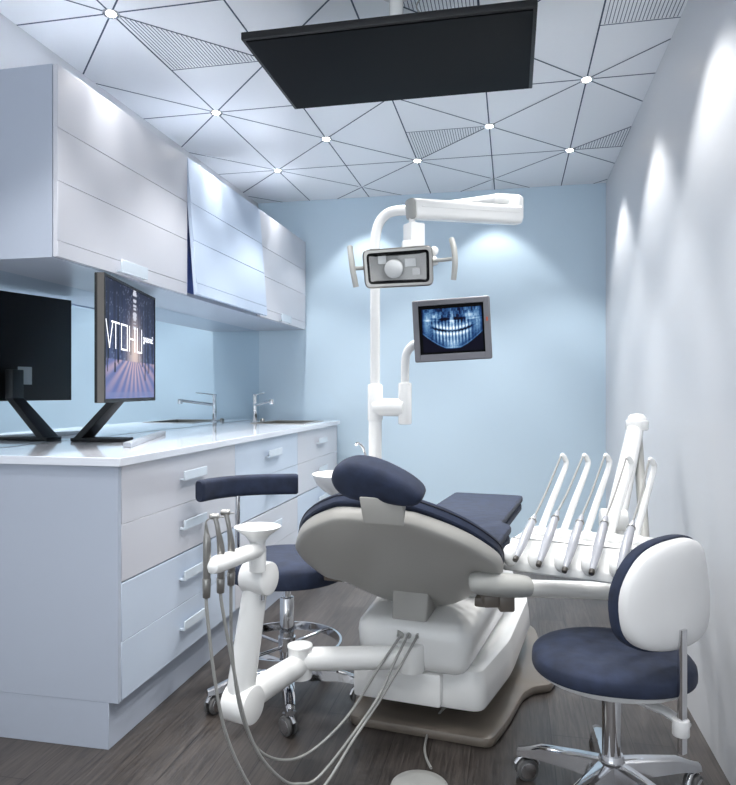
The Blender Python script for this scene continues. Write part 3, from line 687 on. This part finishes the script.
for s, (p0, p1, pts) in ((-1, (at(364, 268, 2.44), at(354, 268.5, 2.42), [(350, 247, 2.44), (351, 257, 2.42), (353, 271, 2.41), (356, 287, 2.42)])),
                         (1, (at(431, 261, 2.44), at(452, 259, 2.42), [(451.5, 239, 2.44), (454, 249, 2.42), (455, 263, 2.41), (453.5, 280, 2.42)]))):
    b = B(); tube(b, [p0, p0 * .5 + p1 * .5, p1], .007, seg=12); tube(b, [at(*p) for p in pts], [.010, .0105, .0105, .010], seg=14); obj('lamp_handle', b, 'grey', lh, world=True)
b = B(); cyl(b, at(431, 262, 2.45), at(437, 260, 2.45), .016, bev=.003); ball(b, at(434, 251, 2.46), .016, 1, 1, 1.1); obj('lamp_knob', b, 'white', lh, world=True)

# x-ray monitor on its own branch of the pole
q = at(405, 403, 3.05)
t = thing('xray_monitor', 'grey monitor with a blue dental x-ray on an arm off the white pole', 'monitor', (q.x, q.y, q.z))
b = B(); cyl(b, (PX.x, PX.y, q.z - .085), (PX.x, PX.y, q.z + .085), .034, seg=32, bev=.010)
tube(b, [(PX.x, PX.y, q.z - .02), q + Vector((0, 0, -.02))], .040, curve=False, seg=28); cyl(b, q + Vector((0, 0, -.095)), q + Vector((0, 0, .09)), .030, seg=32, bev=.006)
obj('clamp', b, 'white', t, world=True)
b = B(); tube(b, [q + Vector((0, 0, .08)), at(405, 370, 3.05), at(406, 356, 3.05), at(410, 348, 3.04), at(418, 343, 3.03), at(440, 338, 3.02)], .019, seg=20); obj('bent_arm', b, 'white', t, world=True)
xm = Matrix.Translation(at(451.5, 329.5, 2.93)) @ Matrix.Rotation(TH - math.radians(12), 4, 'Z') @ Matrix.Rotation(math.radians(-2.6), 4, 'Y') @ Matrix.Rotation(math.radians(4), 4, 'X')
W2, H2 = .166, .134
b = B(); box(b, (0, .022, 0), (2 * W2, .034, 2 * H2), .008, 3)
for f in list(b.faces): pass
case = obj('casing', (b.transform(xm), b)[1], 'bezel_grey', t, world=True)
b = B(); sw, sh = .139, .104
for (x0, x1, z0, z1) in ((-W2 + .004, -sw, -H2 + .004, H2 - .004), (sw, W2 - .004, -H2 + .004, H2 - .004), (-sw, sw, sh + .004, H2 - .004), (-sw, sw, -H2 + .004, -sh + .002)): bx(b, x0, x1, -.004, .006, z0, z1, .001, 1)
b.transform(xm); obj('bezel', b, 'bezel_grey', t, world=True)
b = B(); bx(b, -sw, sw, .0018, .0048, -sh, sh + .004); b.transform(xm); obj('glass', b, 'black_gloss', t, world=True)
def xray(u, v):
    x = (u - .5) * 2; y = (v - .5) * 2
    g = lambda a, s: math.exp(-(a / s) ** 2)
    arch = -.07 + .46 * x * x                 # bite line
    inj = 1 / (1 + math.exp((abs(x) - .97) * 26))
    low = -.86 + 1.0 * max(0, abs(x) - .22) ** 1.35          # lower border of the jaw
    body = 1 / (1 + math.exp(-(y - low) * 18))
    r0 = .16 * body * inj + .34 * g(abs(x) - .84, .13) * g(y - .35, .5) + .28 * g(y - low - .03, .035)
    k = x * 8.6 + .25 * math.sin(x * 3); ph = abs((k % 1) - .5) * 2          # one tooth per unit
    tw = 1 / (1 + math.exp((ph - .74) * 14)); root = 1 / (1 + math.exp((ph - .42) * 9))
    fade = 1 / (1 + math.exp((abs(x) - .60) * 18))
    t = y - arch
    if t > 0: r0 += fade * (.68 * tw * g(t - .12, .11) + .42 * root * g(t - .34, .20))
    else: r0 += fade * (.70 * tw * g(t + .13, .11) + .50 * root * g(t + .38, .22))
    r0 -= .8 * g(t + .02 * math.cos(k * 6), .024 + .02 * (abs(x) > .2)) * fade
    r0 -= .7 * g(y - .50 + .1 * abs(x), .075) * g(abs(x) - .28, .20)
    r0 += .42 * g(x, .07) * g(y - .45, .35) + .40 * g(x, .22) * g(y + .72, .25) + .25 * g(y - .40 - .1 * abs(x), .035) * inj
    r0 += .40 * g(abs(x) - .58, .18) * g(y - .66, .16) + .30 * (hsh(int(u * 40), int(v * 14)) - .5) * (y > .3) * inj + .14 * (hsh(int(u * 70), int(v * 60)) - .5) * inj
    r0 += .10 * (hsh(int(u * 110), 2) - .5) * (y > -.9)
    r0 -= .5 * (1 / (1 + math.exp((y - low + .03) * 30)))
    r0 = max(0, min(1.2, r0 * .98))
    return (r0 ** 2.6 * .85, r0 ** 1.8 * .9, r0 ** 1.2 * .95 + .006)
xg = screen_grid(lambda u, v, w: Vector((u, w, v)), -sw + .014, sw - .008, -sh + .012, sh - .012, .0012, 170, 120, xray); xg.transform(xm)
obj('xray_picture', xg, 'xray', t, world=True, smooth=0)
b = B(); bx(b, W2 - .018, W2 - .011, -.0055, -.003, .028, .044); b.transform(xm); obj('indicator', b, 'red', t, world=True)

# ---------------------------------------------------------------- delivery unit right of the chair
FL = Vector((-.032, 2.21, 0)); E1 = Vector((.957, -.29, 0)); E2 = Vector((.29, .957, 0))
dl = thing('delivery_unit', 'white instrument console on a swing arm between chair and right wall', 'dental console', (FL + E1 * .2 + E2 * .1))
dpl = lambda u, v, w: FL + E1 * u + E2 * v + Vector((0, 0, w))
b = B(); pts = [(0, 0), (.455, 0), (.455, .27), (.42, .30), (.04, .30), (0, .27)]
loft(b, [(offs(rounded(pts, .012), .006), .598), (rounded(pts, .012), .604), (rounded(pts, .012), .624), (offs(rounded(pts, .012), .004), .632), ([(u, .05 + v * .83) for u, v in offs(rounded(pts, .012), .012)], .684), ([(u, .06 + v * .80) for u, v in offs(rounded(pts, .012), .018)], .690)], dpl)
obj('console', b, 'white', dl, world=True)
for k in range(5):
    c = dpl(.030 + .080 * k, -.004, .650)
    b = B(); ball(b, c, .030, .84, 1.0, 1.15, 24); obj('holder', b, 'white', dl, world=True)
    b = B(); ball(b, dpl(.075 + .078 * k, .17, .695), .026, 1, 1.4, .8, 16); obj('whip_socket', b, 'white', dl, world=True)
tips = [(562.5, 455), (584.5, 455), (606, 455), (627.7, 457), (650.6, 459)]
bot = [(537, 540), (560, 541), (583, 543), (607, 546), (632, 549)]
hpt = [(534.6, 516), (557.5, 512), (581.8, 516), (606, 517), (632.8, 522)]
hpb = [(516, 558), (539.2, 563), (565, 569), (592, 571), (619, 572)]
order = ['leftmost instrument on the white console, closest to the navy footrest', 'second instrument from the left on the white console', 'middle one of the five instruments on the white console', 'fourth instrument from the left on the white console, in front of the thick swing arm', 'rightmost instrument on the white console, half hidden by the stool backrest']
for k in range(5):
    dd = -.037 * k
    tx, ty = tips[k]; bx_, by_ = bot[k]
    P = [at(bx_, by_, 2.30 + dd), at(bx_ + (tx + 4 - bx_) * .5, by_ + (ty + 8 - by_) * .5, 2.335 + dd), at(tx + 2.8, ty + 12, 2.375 + dd), at(tx + 2.5, ty + 4, 2.375 + dd), at(tx, ty, 2.365 + dd), at(tx - 2, ty + 1.5, 2.36 + dd)]
    b = B(); tube(b, P, [.012, .0110, .009, .0088, .007, .004], seg=14, flat=1, n=5); obj('whip_arm', b, 'white', dl, world=True)
    Q0 = at(*hpt[k], 2.245 + dd); Q1 = at(*hpb[k], 2.095 + dd); m_ = (Q0 + Q1) / 2
    t = thing('dental_instrument', order[k], 'dental tool', Q1, group='instruments hung on the console')
    b = B(); tube(b, [Q0, Q0 * .8 + Q1 * .2, m_, Q1 * .75 + Q0 * .25, Q1], [.007, .0125, .0145, .0125, .008], seg=16); obj('body', b, 'tool_grey', t, world=True)
    b = B()
    for f_ in (.12, .30, .38): c = Q0 * (1 - f_) + Q1 * f_; dv = (Q1 - Q0).normalized(); cyl(b, c, c + dv * .003, .0136, seg=16)
    obj('rings', b, 'steel', t, world=True)
    b = B(); dv = (Q1 - Q0).normalized(); cyl(b, Q1 - dv * .004, Q1 + dv * .012, .009, .008, seg=14, bev=.002); obj('tip', b, 'taupe_dark', t, world=True)
    b = B(); tube(b, [Q0, Q0 * .6 + at(tx, ty, 2.36 + dd) * .4 + Vector((0, 0, -.004)), at(tx - 1.5, ty + 1, 2.36 + dd)], .0035, seg=8); obj('hose', b, 'hose', t, world=True)
# swing arms
Kt = at(637, 423, 2.72)
b = B(); EA = Vector((CO.x, CO.y, 0)) + (Matrix.Rotation(CA, 3, 'Z') @ Vector((.16, -.02, .475))); Eend = at(648, 592, 2.32)
tube(b, [EA, at(520, 588, 2.42), Eend], .030, seg=24, curve=False); obj('horizontal_tube', b, 'white', dl, world=True)
b = B(); cyl(b, Eend + Vector((0, 0, -.05)), Eend + Vector((0, 0, .06)), .038, bev=.008); obj('lower_joint', b, 'white', dl, world=True)
b = B(); tube(b, [Eend + Vector((0, .02, .04)), Kt + Vector((.006, .03, -.03))], [.018, .018], curve=False, seg=20); obj('rear_link', b, 'grey', dl, world=True)
b = B(); tube(b, [Kt + Vector((-.004, 0, -.01)), at(611, 540, 2.42)], [.031, .037], curve=False, seg=26); obj('swing_tube', b, 'white', dl, world=True)
b = B(); cyl(b, Kt + Vector((0, 0, -.028)), Kt + Vector((0, 0, .012)), .043, bev=.005, seg=32); lathe(b, [(.036, .010), (.035, .022), (.024, .034), (0, .038)], 28, Matrix.Translation(Kt)); obj('top_knuckle', b, 'white', dl, world=True)
b = B(); cyl(b, at(600, 519, 2.40), at(627, 520.5, 2.385), .038, bev=.006, seg=32); obj('pivot_barrel', b, 'white', dl, world=True)

# ---------------------------------------------------------------- stools
def caster(root, x, y, ang, z=.0, R_=.033):
    b = B(); dr = Vector((math.cos(ang), math.sin(ang), 0)); sd = Vector((-dr.y, dr.x, 0)); c = Vector((x, y, R_)) - dr * .012
    for s in (-1, 1): cyl(b, c + sd * (.006 * s), c + sd * (.019 * s), R_, seg=24, bev=.004)
    w = obj('caster', b, 'tyre', root)
    b = B()
    for s in (-1, 1): cyl(b, c + sd * (.018 * s), c + sd * (.0215 * s), R_ * .72, seg=20, bev=.001)
    h_ = [c + dr * (R_ * 1.12 * math.cos(a)) + Vector((0, 0, R_ * 1.12 * math.sin(a))) for a in [math.radians(q) for q in (165, 130, 95, 60, 25)]]
    tube(b, h_, .008, seg=10); cyl(b, Vector((x, y, R_ * 1.6)), Vector((x, y, .085)), .008)
    obj('caster_hood', b, 'chrome', w)
def star(root, R_, a0, hubz=.12, n=5):
    b = B(); lathe(b, [(.030, .055), (.036, .065), (.036, hubz), (.030, hubz + .015), (.0, hubz + .015)], 28); obj('hub', b, 'chrome', root)
    for k in range(n):
        a = math.radians(a0 + 72 * k); dx, dy = math.cos(a), math.sin(a)
        b = B(); sx, sy = -dy, dx; rows = []
        for t_, w, zt, th in ((.02, .030, hubz, .055), (.10, .027, hubz - .003, .045), (.20, .024, hubz - .010, .034), (R_ - .01, .020, .098, .022), (R_ + .014, .015, .092, .018)):
            o = [(-w, zt - th), (w, zt - th), (w * .8, zt - .004), (w * .35, zt), (-w * .35, zt), (-w * .8, zt - .004)]
            rows.append([b.verts.new((dx * t_ + sx * u, dy * t_ + sy * u, v)) for u, v in o])
        for p_, q_ in zip(rows, rows[1:]):
            for i in range(6): b.faces.new([p_[i], p_[(i + 1) % 6], q_[(i + 1) % 6], q_[i]])
        b.faces.new(rows[0][::-1]); b.faces.new(rows[-1]); obj('leg', b, 'chrome', root, smooth=30)
        caster(root, dx * R_, dy * R_, a + .6)
# right stool
s = thing('dentist_stool', 'navy round stool with a white shelled backrest on a chrome star base, front right', 'stool', (.276, 2.04, 0), 0)
star(s, .255, 92, .125)
b = B(); cyl(b, (0, 0, .12), (0, 0, .345), .026, seg=28); cyl(b, (0, 0, .34), (0, 0, .352), .05, seg=28); obj('column', b, 'chrome', s)
b = B(); slab(b, ellipse(.207, .198, 48), .366, .388, .008); obj('seat_shell', b, 'white_matte', s)
b = B(); so_ = ellipse(.220, .210, 56, 2.15)
pebble(b, so_, lambda u, v, w: Vector((u, v, .404 + w - .10 * max(0, (u * u + v * v) / .05 - .55) * .22)), .034, .012, .012, e=.5, levels=9); obj('seat', b, 'navy', s)
dn_ = Vector((.69, -.72, 0)).normalized(); tn_ = Vector((.72, .69, 0)).normalized()
pb = dn_ * .222 - tn_ * .012
b = B(); tube(b, [(0, 0, .335), (dn_.x * .10, dn_.y * .10, .325), (dn_.x * .17, dn_.y * .17, .326), (dn_.x * .232, dn_.y * .232, .310)], [.016, .018, .018, .018], seg=12, flat=.6); cyl(b, (pb.x, pb.y, .288), (pb.x, pb.y, .330), .021, seg=24, bev=.003); obj('backrest_bracket', b, 'white_matte', s)
b = B(); sq = rounded([(-.011, -.008), (.011, -.008), (.011, .008), (-.011, .008)], .004, 2); loft(b, [(sq, .245), (sq, .56)], plane_place(pb + dn_ * .004, tn_, dn_, (0, 0, 1))); obj('backrest_post', b, 'chrome', s)
bo = cr([(-.165, .02), (-.182, .08), (-.175, .155), (-.135, .225), (-.08, .262), (0, .275), (.08, .268), (.145, .235), (.178, .16), (.185, .08), (.165, .02), (.11, -.012), (0, -.022), (-.11, -.012)], 4, closed=True)
bc = pb + Vector((0, 0, .522)) - dn_ * .030 + tn_ * .022
def bpl(off):
    def f(u, v, w): return bc + tn_ * u * .97 + Vector((0, 0, v * .93)) + dn_ * (w + off - u * u * 1.1 - .05 * (v - .12)) 
    return f
b = B(); pebble(b, bo, bpl(.0), .028, .006, .008, e=.6, levels=8); obj('backrest_shell', b, 'white_matte', s)
b = B(); pebble(b, [(u * 1.03, .125 + (v - .125) * 1.04) for u, v in bo], bpl(-.012), .004, .022, .014, e=.45, levels=7); obj('backrest_cushion', b, 'navy', s)
# left stool
s = thing('assistant_stool', 'navy stool with a curved armbar and chrome foot ring between cabinets and chair', 'stool', (-.836, 2.482, 0), 0)
star(s, .29, -69, .13)
b = B(); cyl(b, (0, 0, .13), (0, 0, .385), .027, seg=28, bev=.004); cyl(b, (0, 0, .38), (0, 0, .455), .014, seg=20); obj('column', b, 'chrome', s)
b = B(); ring = [(.207 * math.cos(2 * PI * k / 48), .207 * math.sin(2 * PI * k / 48), .205) for k in range(49)]
for r0, r1 in (((.201, .19), (.209, .222)),):
    prof = [(.200, .190), (.209, .190), (.209, .222), (.200, .222)]; rr = [[b.verts.new((r_ * math.cos(2 * PI * k / 56), r_ * math.sin(2 * PI * k / 56), z_)) for k in range(56)] for r_, z_ in prof]
    for i in range(4):
        for k in range(56): b.faces.new([rr[i][k], rr[i][(k + 1) % 56], rr[(i + 1) % 4][(k + 1) % 56], rr[(i + 1) % 4][k]])
for k in range(4):
    a = PI / 4 + k * PI / 2 + .3; tube(b, [(.02 * math.cos(a), .02 * math.sin(a), .20), (.203 * math.cos(a), .203 * math.sin(a), .205)], .006, curve=False, seg=10)
cyl(b, (0, 0, .185), (0, 0, .235), .033); obj('foot_ring', b, 'chrome', s)
b = B(); cyl(b, (0, 0, .45), (0, 0, .458), .12, seg=36, bev=.003); obj('seat_plate', b, 'chrome', s)
b = B(); pebble(b, ellipse(.222, .215, 52), lambda u, v, w: Vector((u, v, .488 + w)), .052, .020, .022, e=.5, levels=8); obj('seat', b, 'navy', s)
O = Vector((-.836, 2.482, 0))
arcp = [(-.652, 2.66), (-.62, 2.72), (-.575, 2.775), (-.50, 2.825), (-.42, 2.85), (-.30, 2.865)]
arcp = [Vector((x * CT - d * ST, x * ST + d * CT, .777)) - O for x, d in arcp]
b = B(); q = [Vector(p) for p in cr([tuple(p) for p in arcp], 6)]; rows = []
prof = rounded([(-.022, -.043), (.022, -.043), (.022, .043), (-.022, .043)], .02, 4)
L_ = len(q)
for i, p in enumerate(q):
    t_ = (q[min(i + 1, L_ - 1)] - q[max(i - 1, 0)]).normalized(); n_ = t_.cross(Vector((0, 0, 1)))
    rows.append([b.verts.new(p + n_ * u + Vector((0, 0, v))) for u, v in prof])
for sgn, e_ in ((-1, 0), (1, L_ - 1)):
    t_ = ((q[1] - q[0]) if e_ == 0 else (q[-1] - q[-2])).normalized() * sgn; n_ = t_.cross(Vector((0, 0, 1))) * sgn
    extra = [b.verts.new(q[e_] + t_ * .008 + n_ * u * .75 + Vector((0, 0, v * .88))) for u, v in prof]
    if e_ == 0: rows.insert(0, extra)
    else: rows.append(extra)
for p_, r_ in zip(rows, rows[1:]):
    for k in range(len(prof)): b.faces.new([p_[k], p_[(k + 1) % len(prof)], r_[(k + 1) % len(prof)], r_[k]])
b.faces.new(rows[0][::-1]); b.faces.new(rows[-1]); obj('armbar_cushion', b, 'navy', s)
pm = at(238, 500, 2.80) - O; low = Vector((pm.x * .9, pm.y * .9, .44))
b = B(); sq = rounded([(-.012, -.006), (.012, -.006), (.012, .006), (-.012, .006)], .003, 2)
tube(b, [(pm.x, pm.y, .745), (pm.x, pm.y, .47), (pm.x * .9, pm.y * .9, .44), (pm.x * .3, pm.y * .3, .440)], [.010, .010, .010, .009], seg=12, n=5); obj('armbar_post', b, 'chrome', s)

# ---------------------------------------------------------------- light from the open side of the room
w = bpy.data.worlds.new('world'); scene.world = w; w.use_nodes = True
wt = w.node_tree; bg = wt.nodes['Background']; bg.inputs[0].default_value = (.86, .93, 1.0, 1)
tc = wt.nodes.new('ShaderNodeTexCoord'); sx = wt.nodes.new('ShaderNodeSeparateXYZ'); mr = wt.nodes.new('ShaderNodeMapRange')
wt.links.new(tc.outputs['Generated'], sx.inputs[0]); wt.links.new(sx.outputs['Z'], mr.inputs['Value'])      # world stronger below the horizon, added to lift the ceiling; softer above
mr.inputs['From Min'].default_value = -.25; mr.inputs['From Max'].default_value = .15; mr.inputs['To Min'].default_value = 1.7; mr.inputs['To Max'].default_value = .5
wt.links.new(mr.outputs['Result'], bg.inputs[1])
scene.view_settings.view_transform = 'Standard'; scene.view_settings.look = 'None'; scene.view_settings.gamma = 1
scene.view_settings.use_curve_mapping = False; scene.view_settings.exposure = 1.15
